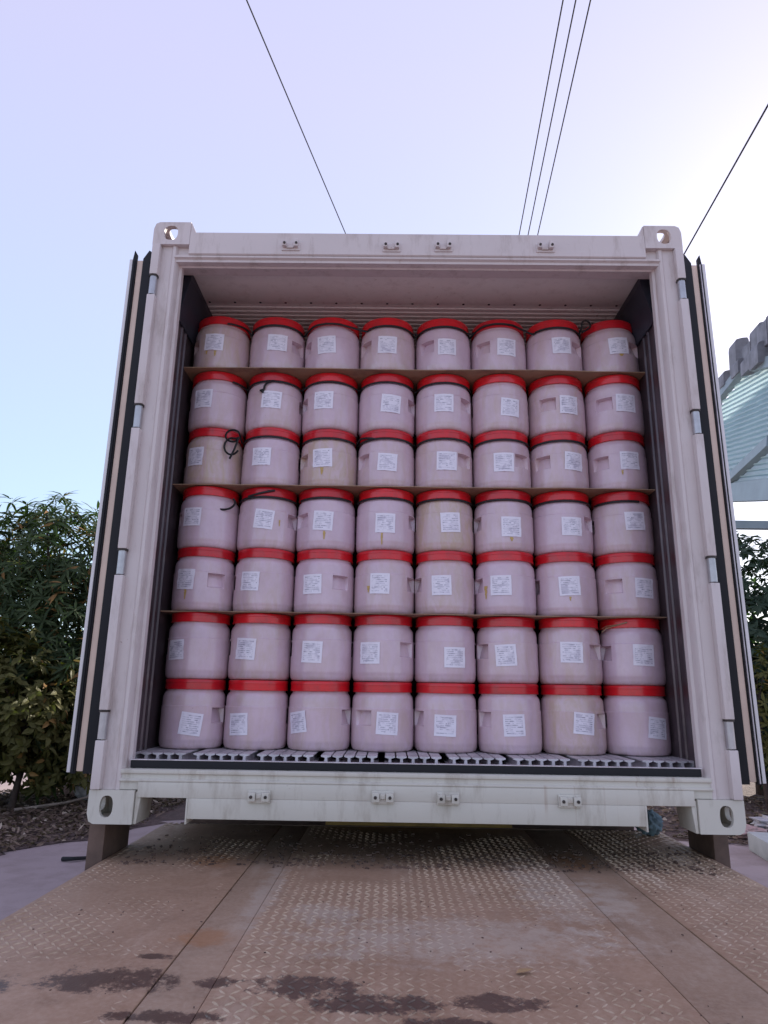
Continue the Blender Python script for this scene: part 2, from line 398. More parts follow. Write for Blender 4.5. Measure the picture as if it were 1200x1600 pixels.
def corner_casting(sx, sz, y0=0, yd=1):
    """sx: side, sz: +1 top, -1 bottom. 178 wide (y) x 162 (x) x 118 high, hollow with three oval holes"""
    w, d, h = .170, .178, .118
    mb = MB(); t = .018
    xo = sx*HX; xi = sx*(HX-w); z0 = HZ-h if sz > 0 else 0
    cx, cz = (xo+xi)/2, z0+h/2
    rx, rz = (.025, .038) if sz < 0 else (.032, .038)
    if yd < 0: rx, rz = .03, .035
    off = sx*.016 if sz < 0 else sx*.004
    plate_hole(mb, Matrix.Translation((cx, y0 if yd > 0 else y0-t, cz)), w, h, t, rx, rz, off, .002)
    # outer side plate
    Ms = Matrix.Translation((xo-(t if sx > 0 else 0), y0+yd*d/2, cz)) @ Matrix.Rotation(-PI/2, 4, 'Z')
    plate_hole(mb, Ms, d-2*t-.002, h, t, .036, .026)
    # top (or bottom) plate with the twistlock hole
    zt = z0+h if sz > 0 else z0+t
    Mt = Matrix.Translation((cx, y0+yd*d/2, zt)) @ Matrix.Rotation(-PI/2, 4, 'X')
    Mt = Matrix.Translation((cx, y0+yd*d/2, zt)) @ Matrix(((1, 0, 0, 0), (0, 0, 1, 0), (0, -1, 0, 0), (0, 0, 0, 1)))
    plate_hole(mb, Mt, w-.002-2*t, d-2*t-.002, t, .034, .062)
    xa, xb = sorted((xi, xi+sx*t)); ya, yb = sorted((y0+yd*t, y0+yd*(d-t)))
    mb.box(xa, xb, ya+.001, yb-.001, z0, z0+h)
    ya, yb = sorted((y0+yd*(d-t), y0+yd*d)); xa, xb = sorted((xi, xo))
    mb.box(xa, xb, ya, yb, z0, z0+h)
    zb = (z0, z0+t) if sz > 0 else (z0+h-t, z0+h)
    xa, xb = sorted((xi+sx*t, xo-sx*t)); ya, yb = sorted((y0+yd*t, y0+yd*(d-t)))
    mb.box(xa, xb, ya, yb, *zb)
    me = mb.mesh('corner_casting', M['frame'] if sz > 0 else M['frame_lo'])
    # round the outer corner of the casting
    for v in me.vertices:
        x, z = v.co.x, v.co.z
        zo = HZ if sz > 0 else 0; R = .03
        ax = abs(x)-(HX-R); az = (z-(HZ-R)) if sz > 0 else (R-z)
        if ax > 0 and az > 0:
            l = math.hypot(ax, az)
            if l > R:
                ax, az = ax*R/l, az*R/l
                v.co.x = sx*(HX-R+ax); v.co.z = (HZ-R+az) if sz > 0 else (R-az)
    o = link('corner_casting', me, box)
    return o
for sx in (-1, 1):
    for sz in (-1, 1):
        corner_casting(sx, sz)
        corner_casting(sx, sz, LEN, -1)
        # tapered web beside the casting
for sx in (-1, 1):
    # top web: slopes from the raised casting down to the header
    xi = HX-.170
    pr = [(sx*xi, 2.536), (sx*xi, 2.590), (sx*(xi-.004), 2.590), (sx*(xi-.028), 2.5362)]
    MB().prism([(a, b) for a, b in pr], .004, .10, 'y').build('gusset', M['frame'], box, bevel=.002)
    # bottom web
    pr = [(sx*(xi-.002), .0), (sx*(xi-.002), .112), (sx*(xi-.024), .112), (sx*(xi-.012), .0)]
    MB().prism(pr, .010, .16, 'y').build('gusset', M['frame_lo'], box, bevel=.002)

# corner posts (profile seen from above), mirrored
for sx in (-1, 1):
    pr = [(1.176, .020), (1.150, .020), (1.132, .020), (1.124, .012), (1.112, .012), (1.104, .024), (1.100, .050), (1.090, .058), (1.089, .085),
          (1.112, .10), (1.13, .12), (1.13, .16), (1.205, .16), (1.205, .022)]
    MB().prism([(sx*a, b) for a, b in pr], .1185, HZ-.1185, 'z').build('corner_post', M['frame'], box, smooth=30)
    # outer hinge leaf in lengths, hinge pins in the gaps
    hz = [(.299, .404), (.934, 1.037), (1.568, 1.674), (2.211, 2.309)]
    zs = [.1185]+[v for a in hz for v in a]+[HZ-.1185]
    for k in range(0, len(zs), 2):
        x0, x1 = sorted((sx*1.178, sx*1.214))
        MB().box(x0, x1, -.012, .0215, zs[k]+.002, zs[k+1]-.004).build('hinge_leaf', M['frame'], box, bevel=.004)
    for a, b in hz:
        Mx = Matrix.Translation((sx*1.197, .006, 0))
        h_ = MB().lathe([(0, a), (.0165, a), (.0165, b-.003), (0, b-.003)], 20, Mx).build('hinge_pin', M['steelpin'], box, smooth=40)
        MB().lathe([(.0, b-.006), (.0205, b-.006), (.0205, b+.0015), (0, b+.0015)], 20, Mx).build('washer', M['dark'], h_, smooth=40)
# header
pr = [(.014, 2.4205), (.006, 2.4185), (.006, 2.410), (.018, 2.404), (.018, 2.392), (.050, 2.392), (.056, 2.386), (.06, 2.392), (.135, 2.400), (.135, 2.4205)]
MB().prism(pr, -1.113, 1.113, 'x').build('header_lip', M['frame'], box, smooth=30)
pr = [(.0, 2.426), (.006, 2.421), (.12, 2.421), (.12, 2.536), (.0, 2.536)]
MB().prism(pr, -(HX-.1715), HX-.1715, 'x').build('header', M['frame'], box, smooth=30)
for sx in (-1, 1):   # recessed slope under each top casting
    a, b = sorted((sx*1.12, sx*1.0477))
    MB().prism([(.028, 2.421), (.028, 2.472), (.12, 2.472), (.12, 2.421)], a, b, 'x').build('header_end', M['frame'], box)
# sill: main face with fork pockets cut out
def sill():
    mb = MB(); yf, yb = .004, .12
    xs = [-1.024, -1.010, -.855, .861, 1.024]
    mb.box(-1.040, 1.040, yf, yb, .094, .148)
    mb.box(-.853, .859, yf, yb, .022, .0938)
    mb.box(-1.1125, -1.0405, .014, yb, .1195, .1478); mb.box(1.0405, 1.1125, .014, yb, .1195, .1478)
    mb.box(-.853, -.847, yf-.004, yb, .004, .0938)   # pocket edge
    mb.box(.853, .859, yf-.004, yb, .004, .0938)
    mb.prism([(.006, .1482), (.004, .151), (.004, .155), (.017, .160), (.017, .174), (.010, .178), (.010, .189), (.016, .193), (.12, .193), (.12, .1482)], -1.113, 1.113, 'x')
    return mb.build('sill', M['frame_lo'], box, bevel=.0018)
sill()
MB().box(-1.086, 1.086, .030, .040, .1945, .2225).build('threshold_seal', M['rubber'], box, bevel=.003)
MB().prism([(.028, .223), (.028, .2262), (.050, .2262), (.050, .1965), (.30, .1965), (.30, .19), (.041, .19), (.041, .223)], -1.09, 1.09, 'x').build('floor_lip', M['alu'], box, bevel=.0008)
# lock keepers
def keeper(x, z, top):
    mb = MB(); y = .003
    mb.box(x-.042, x+.042, y-.009, y-.0006, z-.024, z+.022)
    if top:
        mb.box(x-.038, x-.020, y-.030, y-.0092, z-.012, z+.016); mb.box(x+.014, x+.034, y-.030, y-.0092, z-.014, z+.026)
        mb.box(x-.019, x+.013, y-.017, y-.0092, z-.016, z-.004)
    else:
        mb.box(x-.039, x-.012, y-.026, y-.0092, z-.016, z+.016); mb.box(x+.012, x+.039, y-.026, y-.0092, z-.016, z+.016)
        mb.box(x-.011, x+.011, y-.016, y-.0092, z-.007, z+.012)
    k = mb.build('lock_keeper', M['frame'] if top else M['frame_lo'], box, bevel=.004)
    for dx in (-.027, .027):
        MB().lathe([(0, 0), (.006, 0), (.006, .004), (0, .005)], 10, Matrix.Translation((x+dx, y-(.026 if not top else .030), z)) @ Matrix.Rotation(PI/2, 4, 'X')).build('bolt', M['dark'], k, smooth=40)
for x, z in ((-.577, 2.466), (-.114, 2.463), (.124, 2.466), (.590, 2.467)): keeper(x, z-.0, True)
for x, z in ((-.581, .108), (-.120, .113), (.123, .112), (.574, .110)): keeper(x, z-.003, False)
# shell
for sx in (-1, 1):
    a, b = sorted((sx*1.150, sx*1.205))
    MB().box(a, b, .165, LEN-.1, .16, 2.52).build('side_panel', M['doorskin'], box)
    # inner lining with upright ribs
    pr = []; y = .161
    ribs = [.195, .275, .335]+[.66+.22*i for i in range(26)]
    pts = [(1.138, .161)]
    for r_ in ribs:
        pts += [(1.138, r_-.009), (1.131, r_-.004), (1.131, r_+.004), (1.138, r_+.009)]
    pts += [(1.138, 6.5), (1.149, 6.5), (1.149, .161)]
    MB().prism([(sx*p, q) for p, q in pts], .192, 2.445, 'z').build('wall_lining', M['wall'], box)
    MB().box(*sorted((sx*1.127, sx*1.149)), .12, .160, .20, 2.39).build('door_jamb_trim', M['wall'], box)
    MB().prism([(sx*a_, b_) for a_, b_ in [(1.078, 2.436), (1.1375, 2.436), (1.1375, 2.20), (1.128, 2.20), (1.078, 2.40)]], .165, 6.4, 'y').build('upper_corner_panel', M['navy'], box)  # dark navy chamfer panel along the upper wall corner
MB().box(-1.138, 1.138, .136, .44, 2.440, 2.452).build('ceiling_panel', M['liner'], box, bevel=.001)
mb = MB(); pts = []
y = .443
while y < 6.5:
    pts += [(y, 2.442), (y+.022, 2.442), (y+.026, 2.452), (y+.036, 2.452)]; y += .040
pts += [(6.5, 2.465), (.443, 2.465)]
mb.prism(pts, -1.138, 1.138, 'x').build('ceiling_panel', M['liner'], box)
rv = MB()
for i in range(17):
    x = -1.06+i*.132
    rv.lathe([(0, 2.4365), (.006, 2.4378), (.007, 2.4400)], 8, Matrix.Translation((x, .432, 0)))
rv_o = rv.build('rivet_row', M['dark'], box, smooth=60)
MB().box(-HX+.01, HX-.01, .20, LEN-.1, 2.5205, 2.55).build('roof', M['doorskin'], box)
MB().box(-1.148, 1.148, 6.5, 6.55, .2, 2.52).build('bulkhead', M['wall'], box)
MB().box(-1.149, 1.149, .302, LEN-.1, .150, .1965).build('floor_base', M['dark'], box)
for i in range(9):
    mbx = MB(); xc = -1.04+i*.26
    if i == 8: pass
    mbx.box(xc-.117, xc+.117, .202, 1.8, .197, .202)
    for k in range(5):
        xx = xc-.094+k*.047
        mbx.prism([(xx-.007, .2022), (xx-.005, .2265), (xx-.0205, .2310), (xx-.0205, .2358), (xx+.0205, .2358), (xx+.0205, .2310), (xx+.005, .2265), (xx+.007, .2022)], .202, 1.8, 'y')
    mbx.build('floor_plank', M['alu'], box)
# cross members and bottom rails underneath
for i in range(16):
    y = .75+i*.72
    MB().box(-1.14, 1.14, y, y+.05, .06, .149).build('cross_member', M['dark'], box)
for sx in (-1, 1):
    MB().box(*sorted((sx*1.152, sx*1.205)), .18, LEN-.18, .03, .158).build('bottom_rail', M['frame_lo'], box, bevel=.004)
    # open door folded back along the side
    x0 = 1.238
    d = MB()
    lay = [(1.300, 1.332, 'core')]
    dr_ = MB().box(*sorted((sx*1.2755, sx*1.3025)), .055, 1.16, .176, 2.424).build('door', M['cream'], box, bevel=.004)
    MB().box(*sorted((sx*1.3235, sx*1.338)), .052, 1.17, .172, 2.428).build('door_skin', M['doorskin'], dr_, bevel=.003)
    for (a, b) in ((1.2165, 1.2745), (1.3035, 1.3225)):  # inner gasket widened to take in the shade of the hinge gap
        # rubber gasket: fin with a pointed upper end
        pr = [(a, .168), (b, .168), (b, 2.43), ((a+b)/2+.004, 2.475), (a, 2.452)]
        MB().prism([(sx*p, q) for p, q in pr], .050, .064, 'y').build('door_gasket', M['rubber'], dr_, bevel=.002)
        MB().prism([(sx*p, q) for p, q in [(a+.006, .172), (b-.004, .172), (b-.004, 2.42), (a+.006, 2.42)]], .0645, 1.15, 'y').build('door_gasket', M['rubber'], dr_)
    # highlight on the right outer gasket, built as a bright strip; black on left
    MB().box(*sorted((sx*1.3095, sx*1.3130)), .044, .0498, .172, 2.42).build('gasket_highlight', M['alu'] if sx > 0 else M['rubber'], dr_)

# ================================================================== DRUMS
H = .2945; ZK = H/.307
BASE = [.2365, .531, .8295, 1.124, 1.4245, 1.720, 2.0215]
RD = .1421
YC = .35+RD
bands = [(0, .112), (.002, .127), (.006, .1335), (.013, .1375), (.024, .1399), (.034, .1405), (.036, .1412), (.045, .1415), (.075, .1415), (.110, .1415), (.1125, .1415), (.118, .1415), (.150, .1415), (.1765, .1415), (.181, .1415),
         (.1865, .1415), (.189, .1392), (.192, .1388), (.210, .1388), (.222, .1384), (.232, .1372), (.240, .1350), (.246, .1318), (.250, .1285), (.2535, .1260), (.266, .1245)]
bands = [(z*ZK, r) for z, r in bands]
angs = sorted(set([i*360/72 for i in range(72)] + [a % 360 for c in (0, 180) for a in (c-17.2, c-15.6, c+15.6, c+17.2)]))
angs = [a for a in angs if all(abs(((a-c+180) % 360)-180) not in (15.0,) for c in (0, 180))]
def drum_mesh():
    vs = []; n = len(angs)
    for z, r in bands:
        for a in angs:
            da = min(abs(((a-c+180) % 360)-180) for c in (0, 180)); rr = r
            if da < 16 and .114 < z/ZK < .1775:
                rr = r-.024*(.35+.65*(z/ZK-.112)/.066)
                if z/ZK > .17: rr = r-.026
            t = math.radians(a)
            vs.append((rr*math.sin(t), -rr*math.cos(t), z))
    fs = []
    for j in range(len(bands)-1):
        for i in range(n):
            k = (i+1) % n; fs.append((j*n+i, j*n+k, (j+1)*n+k, (j+1)*n+i))
    fs.append(tuple(range(n-1, -1, -1)))
    return MB().poly(vs, fs).mesh('body', M['drum'], smooth=38)
body_me = drum_mesh()
lp = [(.124, .2625), (.1335, .2610), (.1348, .2625), (.1348, .2680), (.1330, .2685), (.1330, .2900), (.1345, .2915), (.1345, .3020), (.1325, .3055), (.1290, .3068), (.10, .3055), (0, .3055)]
lid_me = MB().lathe([(r, z*ZK) for r, z in lp], 72).mesh('lid', M['lid'], smooth=35)
def label_mesh(tilt, seed, w=.101, h=.098):
    r = random.Random(seed); nx, nz = 10, 8; vs = []; fs = []; uv = []
    for j in range(nz+1):
        for i in range(nx+1):
            u, v = i/nx-.5, j/nz-.5
            x = u*w; z = v*h; x2 = x*math.cos(tilt)+z*math.sin(tilt); z2 = -x*math.sin(tilt)+z*math.cos(tilt)
            edge = abs(u) > .49 or abs(v) > .49
            rr = RD+.0014+(.0028*max(0, mnoise.noise(Vector((u*5+seed*3, v*5, seed)))) if not edge else (r.random()**3)*.003)
            if z2 > .03: rr = max(rr, .1425)
            a = x2/RD; vs.append((rr*math.sin(a), -rr*math.cos(a), z2)); uv.append((i/nx, j/nz))
    for j in range(nz):
        for i in range(nx):
            a = j*(nx+1)+i; fs.append((a, a+1, a+nx+2, a+nx+1))
    me = bpy.data.meshes.new('paper_label'); me.from_pydata(vs, [], fs); me.materials.append(M['label'])
    l = me.uv_layers.new(name='UVMap')
    for lo in me.loops: l.data[lo.index].uv = uv[lo.vertex_index]
    me.polygons.foreach_set('use_smooth', [True]*len(me.polygons)); me.update(); return me
def drip_mesh(seed, L_=.035, w_=.012):
    r = random.Random(seed); pts = []; n = 9
    for i in range(n): pts.append((-w_*(1-i/n)**.7*r.uniform(.5, 1)-.001, -L_*i/(n-1)))
    for i in range(n-1, -1, -1): pts.append((w_*(1-i/n)**.7*r.uniform(.4, 1)+.001, -L_*i/(n-1)))
    R_ = RD+.0009; vs = [(R_*math.sin(x/R_), -R_*math.cos(x/R_), z) for x, z in pts]; m_ = len(vs)
    fs = [(i, i+1, m_-2-i, m_-1-i) for i in range(n-1)]
    return MB().poly(vs, fs).mesh('glue_stain', M['glue'], fix=False)
# (label angle, label height, pocket angle or None), bottom row first, from left to right
T = [
 [(12,.110,66,7),(-23,.112,None,-3),(-37,.124,66,-8),(9,.125,-37,3),(-5,.120,-64,2),(-1,.126,-60,-2),(6,.138,50,5),(20,.122,None,6)],
 [(-30,.132,-68,-3),(-18,.140,-78,3),(-13,.130,None,2),(-25,.129,50,0),(14,.115,None,0),(-11,.128,-62,-3),(-10,.144,42,1),(3,.136,-72,2)],
 [(-22,.150,38,3),(-18,.146,-76,2),(-18,.136,38,-1),(-8,.142,66,1),(-10,.138,-70,-1),(-17,.140,-72,0),(-6,.142,None,-2),(15,.136,-42,2)],
 [(-20,.150,-66,2),(2,.142,68,6),(-1,.138,-50,3),(0,.128,68,1),(8,.138,None,-3),(6,.118,-72,0),(5,.125,50,1),(8,.155,None,-2)],
 [(-26,.152,-74,2),(-10,.148,None,1),(-8,.150,-58,-2),(3,.128,-52,3),(2,.136,42,1),(-4,.134,36,0),(17,.146,-46,3),(7,.150,-50,0)],
 [(-18,.152,-76,1),(2,.150,None,3),(-10,.150,-66,1),(9,.135,66,4),(-3,.142,50,1),(12,.118,None,3),(13,.140,-30,1),(7,.145,-36,2)],
 [(-4,.150,-58,2),(8,.152,56,1),(-8,.142,-62,-3),(0,.143,-52,2),(4,.136,-40,0),(9,.140,-42,2),(4,.150,44,-2),(2,.152,42,-4)]]
DUST = {(1,7):.75,(4,5):1.0,(5,1):.95,(5,3):.9,(7,1):.7,(5,5):.45,(6,3):.25,(3,2):.3,(2,2):.35,(7,8):.35,(3,5):.5,(2,7):.45,(6,7):.4,(4,8):.35,(5,7):.4,(7,4):.4,(1,1):.25,(6,1):.25,(1,2):.3}
STAIN = {(7,1):[(4,-.050,.030,.007),(-14,-.048,.02,.006)],(7,8):[(4,-.045,.014,.016)],(6,5):[(-4,-.03,.012,.012)],(5,3):[(0,-.052,.035,.01)],(4,3):[(3,-.052,.04,.008)],
         (4,4):[(-6,-.050,.055,.006)],(4,6):[(0,-.052,.02,.010)],(3,1):[(3,-.050,.045,.007)],(3,7):[(0,-.052,.018,.006)],(3,4):[(-22,-.01,.03,.008)],(3,6):[(-30,-.0,.06,.010)],(5,8):[(-16,-.052,.022,.006)],(4,2):[(30,.0,.03,.004)]}
ORD = ['', 'first', 'second', 'third', 'fourth', 'fifth', 'sixth', 'seventh', 'eighth']
def colname(c): return {1: 'leftmost', 8: 'rightmost'}.get(c) or (ORD[c]+' from left' if c <= 4 else ORD[9-c]+' from right')
ROWN = {1: 'in bottom row on floor', 2: 'in second row, below lowest board', 3: 'in third row, on lowest board', 4: 'in middle row',
        5: 'in fifth row, on middle board', 6: 'in sixth row, below top board', 7: 'in top row'}
def tiltw(t): return 'a clockwise-tilted label' if t >= 5 else ('a label tilted anticlockwise' if t <= -5 else 'a label')
DX = lambda r, c: -.9855+(c-1)*1.9975/7
drum_pos = {}
for r in range(1, 8):
    for c in range(1, 9):
        la, lz, pa, tl = T[r-1][c-1]; rr = random.Random(r*31+c)
        x = DX(r, c)+rr.uniform(-.0012, .0012); y = YC+rr.uniform(-.006, .012)
        bits = []
        if (r, c) in DUST and DUST[(r, c)] > .6: bits.append('dusty brownish')
        side = '' if pa is None or abs(pa) > 67 else (', hand grip to its left' if pa < 0 else ', hand grip to its right')
        st = ', yellow glue stain' if (r, c) in STAIN else ''
        lab = '%s drum %s %s' % (' '.join(bits) or 'pale', colname(c), ROWN[r])
        for extra in (', yellow glue stain' if st else '', {'a clockwise-tilted label': ', label tilted clockwise', 'a label tilted anticlockwise': ', label tilted anticlockwise'}.get(tiltw(tl), ''), side.replace('hand grip to its', 'grip')):
            if len((lab+extra).split()) <= 16: lab += extra
        d = thing('plastic_drum', lab, 'drum', (x, y, BASE[r-1]), 0, 'red lidded plastic drums stacked in the container')
        lean = {(7,8): .022, (1,8): .006, (2,8): -.004}.get((r, c), 0)
        d.rotation_euler = (rr.uniform(-.006, .004), lean*0, 0)
        b = link('body', body_me, d); b.rotation_euler.z = math.radians(pa if pa is not None else (95 if la < 0 else -95))
        b['dust'] = float(DUST.get((r, c), rr.uniform(0, .34)))
        l = link('lid', lid_me, d); l.rotation_euler = (rr.uniform(-.008, .008), rr.uniform(-.008, .008), rr.uniform(0, 6))
        p = link('paper_label', label_mesh(math.radians(tl), r*10+c, .094+rr.uniform(-.004, .004), .091+rr.uniform(-.004, .004)), d, (0, 0, lz*ZK)); p.rotation_euler.z = math.radians(la)
        for k, (da, dz, L_, w_) in enumerate(STAIN.get((r, c), [])):
            s = link('glue_stain', drip_mesh(r*7+c+k, L_, w_), d, (0, 0, (lz+dz)*ZK)); s.rotation_euler.z = math.radians(la+da)
        drum_pos[(r, c)] = (x, y, BASE[r-1])
# boards between the tiers
for i, (z, nm, yf) in enumerate(((.8258, 'lowest thin brown board, lying on the second row of drums', .348), (1.4205, 'middle thin brown board, between the fourth and fifth drum rows', .344),
                         (2.0175, 'top brown board, stained, showing its underside above the sixth drum row', .334))):
    mb = MB(); n = 46; vs = []; fs = []
    for k in range(n+1):
        x = -1.135+2.27*k/n; w = .0012*math.sin(x*7+i*2)+.0008*math.sin(x*19+i); yy = yf+.004*math.sin(x*5+i)+.0015*rnd.uniform(-1, 1)
        zz = 0 if abs(w) < 1 else 0
        for (y_, z_) in ((yy, z-.0002), (yy, z+.0032), (1.2, z+.0032), (1.2, z-.0005)): vs.append((x, y_, z_+ (0 if y_ > 1 else w*.6)))
    for k in range(n):
        for q in range(4): fs.append((4*k+q, 4*k+(q+1) % 4, 4*k+4+(q+1) % 4, 4*k+4+q))
    fs += [(0, 1, 2, 3), (4*n, 4*n+3, 4*n+2, 4*n+1)]
    tag(mb.poly(vs, fs).build('spacer_board', M['board']), nm, 'board', 'boards laid between the tiers of drums')

# cords
def dp(r, c, ang, zr, rad=.1400):
    x, y, z = drum_pos[(r, c)]; a = math.radians(ang); return Vector((x+rad*math.sin(a), y-rad*math.cos(a), z+zr*ZK))
def arc(r, c, a0, a1, z0, z1, rad=.1372, n=12): return [dp(r, c, a0+(a1-a0)*i/n, z0+(z1-z0)*i/n, rad) for i in range(n+1)]
def smooth_path(pts, k=4):
    out = []; m = len(pts)
    for i in range(m-1):
        p0, p1, p2, p3 = pts[max(i-1, 0)], pts[i], pts[i+1], pts[min(i+2, m-1)]
        for j in range(k):
            t = j/k; out.append(.5*((2*p1)+(p2-p0)*t+(2*p0-5*p1+4*p2-p3)*t*t+(3*p1-p0-3*p2+p3)*t**3))
    out.append(pts[-1]); return out
def cord(name, label, strands, r=.0050):
    mb = MB()
    for s in strands: mb.tube(smooth_path([Vector(p) for p in s]), r, 6)
    return tag(mb.build(name, M['cord'], None, smooth=60), label, 'cord', 'black cords tying the drums')
Z0 = .2540
UL = lambda r, c, a0=-80, a1=80: arc(r, c, a0, a1, Z0, Z0)
def loop(cx, cy, cz, rx, rz, a0=-60, a1=300, n=12, dy=0): return [Vector((cx+rx*math.cos(math.radians(a0+(a1-a0)*i/n)), cy+dy*i/n, cz+rz*math.sin(math.radians(a0+(a1-a0)*i/n)))) for i in range(n+1)]
x7 = (drum_pos[(7, 7)][0]+drum_pos[(7, 8)][0])/2
cord('cord', 'black cord strung along the lids of the top row, ending in a loop at right',
     [arc(7, 1, 20, 75, .262, .275, .1385)+UL(7, 2)+[dp(7, 3, -40, .262, .143)]+arc(7, 3, -15, 25, .263, .262, .141, 4)+UL(7, 4, -55, 82)+UL(7, 5, -80, 82)+[dp(7, 6, -45, .272, .142)]+arc(7, 6, -20, 30, .275, .272, .139, 4)+UL(7, 7, -60, 78),
      [dp(7, 5, -80, .27, .15), dp(7, 5, 75, .268, .14), dp(7, 6, -70, .275, .143)],
      [dp(7, 7, 60, .262, .139)]+loop(x7+.005, .390, BASE[6]+.281, .022, .024, 200, -60, 10)+[(x7-.018, .385, BASE[6]+.236)]])
cord('cord', 'black cord round the sixth row lids with frayed tail hanging over the second drum',
     [arc(6, 1, 40, 80, .258, .258, .1385)+UL(6, 2)+[dp(6, 3, -78, .250, .15)]+arc(6, 3, -60, 60, .252, .252, .1365)+UL(6, 4)+UL(6, 5),
      [dp(6, 2, 5, .254, .142), dp(6, 2, -4, .247, .144), dp(6, 2, -12, .228, .146), dp(6, 2, -14, .205, .146), dp(6, 2, -19, .193, .1465)],
      [dp(6, 2, -14, .205, .146), dp(6, 2, -22, .200, .147)], [dp(6, 2, -14, .205, .146), dp(6, 2, -16, .186, .147)]])
x5 = (drum_pos[(5, 1)][0]+drum_pos[(5, 2)][0])/2
cord('cord', 'black cord tied in a bow between the two left drums of the fifth row',
     [UL(5, 2), UL(5, 3, -70, 75), UL(5, 4), UL(5, 5), UL(5, 6, -70, 75), UL(5, 7),
      [dp(5, 2, -72, .252, .15)]+loop(x5-.030, .37, BASE[4]+.252, .034, .030, 20, 300, 10)+[(x5-.0, .37, BASE[4]+.245)],
      [(x5+.0, .365, BASE[4]+.24)]+loop(x5-.030, .367, BASE[4]+.197, .036, .042, 70, 330, 10),
      [(x5+.002, .365, BASE[4]+.242), (x5-.008, .36, BASE[4]+.201), (x5-.022, .357, BASE[4]+.158), (x5-.034, .357, BASE[4]+.130)],
      [dp(5, 4, -20, .252, .138), dp(5, 4, -35, .262, .143), dp(5, 4, -58, .272, .146), dp(5, 4, -75, .262, .15)]])
x4 = drum_pos[(4, 1)][0]
cord('cord', 'black cord of the middle row with open loop over the leftmost drum',
     [UL(4, 2), UL(4, 3, -60, 60), UL(4, 4), UL(4, 5, -75, 75), UL(4, 6), UL(4, 7), UL(4, 8, -75, 20),
      loop(x4+.092, .378, BASE[3]+.219, .052, .034, 140, 395, 14), [dp(4, 2, -35, .262, .14), dp(4, 2, -5, .275, .1395), dp(4, 2, 20, .29, .139)]])
st = MB().tube([dp(2, 7, 72, .246, .150), dp(2, 8, -62, .262, .146), dp(2, 8, -22, .286, .140)], .0028, 5); st.tube([dp(2, 7, 74, .262, .15), dp(2, 8, -60, .272, .149), dp(2, 8, -40, .276, .146)], .0016, 5)
tag(st.build('straw', M['straw']), 'tan straw stuck between the two right drums of the second row', 'straw')

# ================================================================== STEEL RAMP
ramp = thing('loading_ramp', 'worn rusty steel loading platform of tread plate in front of the container', 'ramp', (0, 0, 0))
ZR = -.140
def zr(y): return ZR
XL, XR = -1.180, 1.215
plates = [(-1.172, -.612, 'plate'), (-.6085, -.4815, 'strip'), (-.479, .545, 'plate'), (.549, .742, 'strip'), (.745, 1.203, 'plate')]
Y0, Y1 = -1.9, .83
for (a, b, m) in plates:
    z = ZR-(.002 if m == 'strip' else 0)
    o = MB().box(a, b, Y0, Y1, z-.012, z).build('tread_plate' if m == 'plate' else 'joint_strip', M[m], ramp, bevel=.0012)
# raised treads, one joined mesh per plate
def treads(a, b, keep):
    mb = MB(); p = .029; ny = int((1.0 if 0 else (Y1-Y0))/p); nx = int((b-a-.01)/p)
    for j in range(ny):
        for i in range(nx):
            x = a+.012+(i+.5)*p; y = Y0+.02+(j+.5)*p
            k = keep(x, y)
            if k <= .15: continue
            s = PI/4 if (i+j) % 2 else -PI/4
            h = .0030*min(1, k); L = .0148*(.75+.25*min(1, k)); w = .0033
            x += rnd.uniform(-.0006, .0006); y += rnd.uniform(-.0006, .0006)
            c, sn = math.cos(s), math.sin(s)
            def P(u, v, z): return (x+u*c-v*sn, y+u*sn+v*c, ZR+z)
            vs = [P(-L, 0, 0), P(0, -w, 0), P(L, 0, 0), P(0, w, 0), P(-L*.55, 0, h), P(0, -w*.3, h), P(L*.55, 0, h), P(0, w*.3, h)]
            mb.poly(vs, [(0, 1, 5, 4), (1, 2, 6, 5), (2, 3, 7, 6), (3, 0, 4, 7), (4, 5, 6, 7)])
    o = mb.build('raised_tread', M['tread'], ramp, fix=False); o['kind'] = 'stuff'
nz = lambda x, y, s, o: mnoise.fractal(Vector((x*s+o, y*s, o)), 1, 2, 4)
treads(-1.172, -.612, lambda x, y: .12+1.6*nz(x, y, 2.2, 3))
treads(-.479, .545, lambda x, y: .62+.3*x+1.7*nz(x, y, 1.9, 9)-(.55 if y > .25 else 0)*(1 if x < .1 else .3))
treads(.745, 1.203, lambda x, y: .9+1.0*nz(x, y, 2, 5))
# structure under the deck
MB().box(-1.168, -1.12, Y0, .10, ZR-.14, ZR-.0125).build('side_beam', M['rust'], ramp)
MB().box(1.15, 1.199, Y0, .10, ZR-.14, ZR-.0125).build('side_beam', M['rust'], ramp)
for x in (-.6, 0, .6): MB().box(x-.04, x+.04, Y0, Y1, ZR-.14, ZR-.0145).build('stringer', M['rust'], ramp)
for x in (-1.1, 1.1):
    for y in (-1.7, -.3): MB().box(x-.04, x+.04, y-.04, y+.04, GZ, ZR-.141).build('leg', M['rust'], ramp)
# ragged rusty lip and yellow rail at the far end
MB().box(-.40, .50, .84, .90, -.150, -.112).build('yellow_rail', M['yellow'], ramp, bevel=.004)
MB().box(-1.10, 1.12, .832, .838, -.30, -.136).build('end_plate', M['rust'], ramp, bevel=.002)
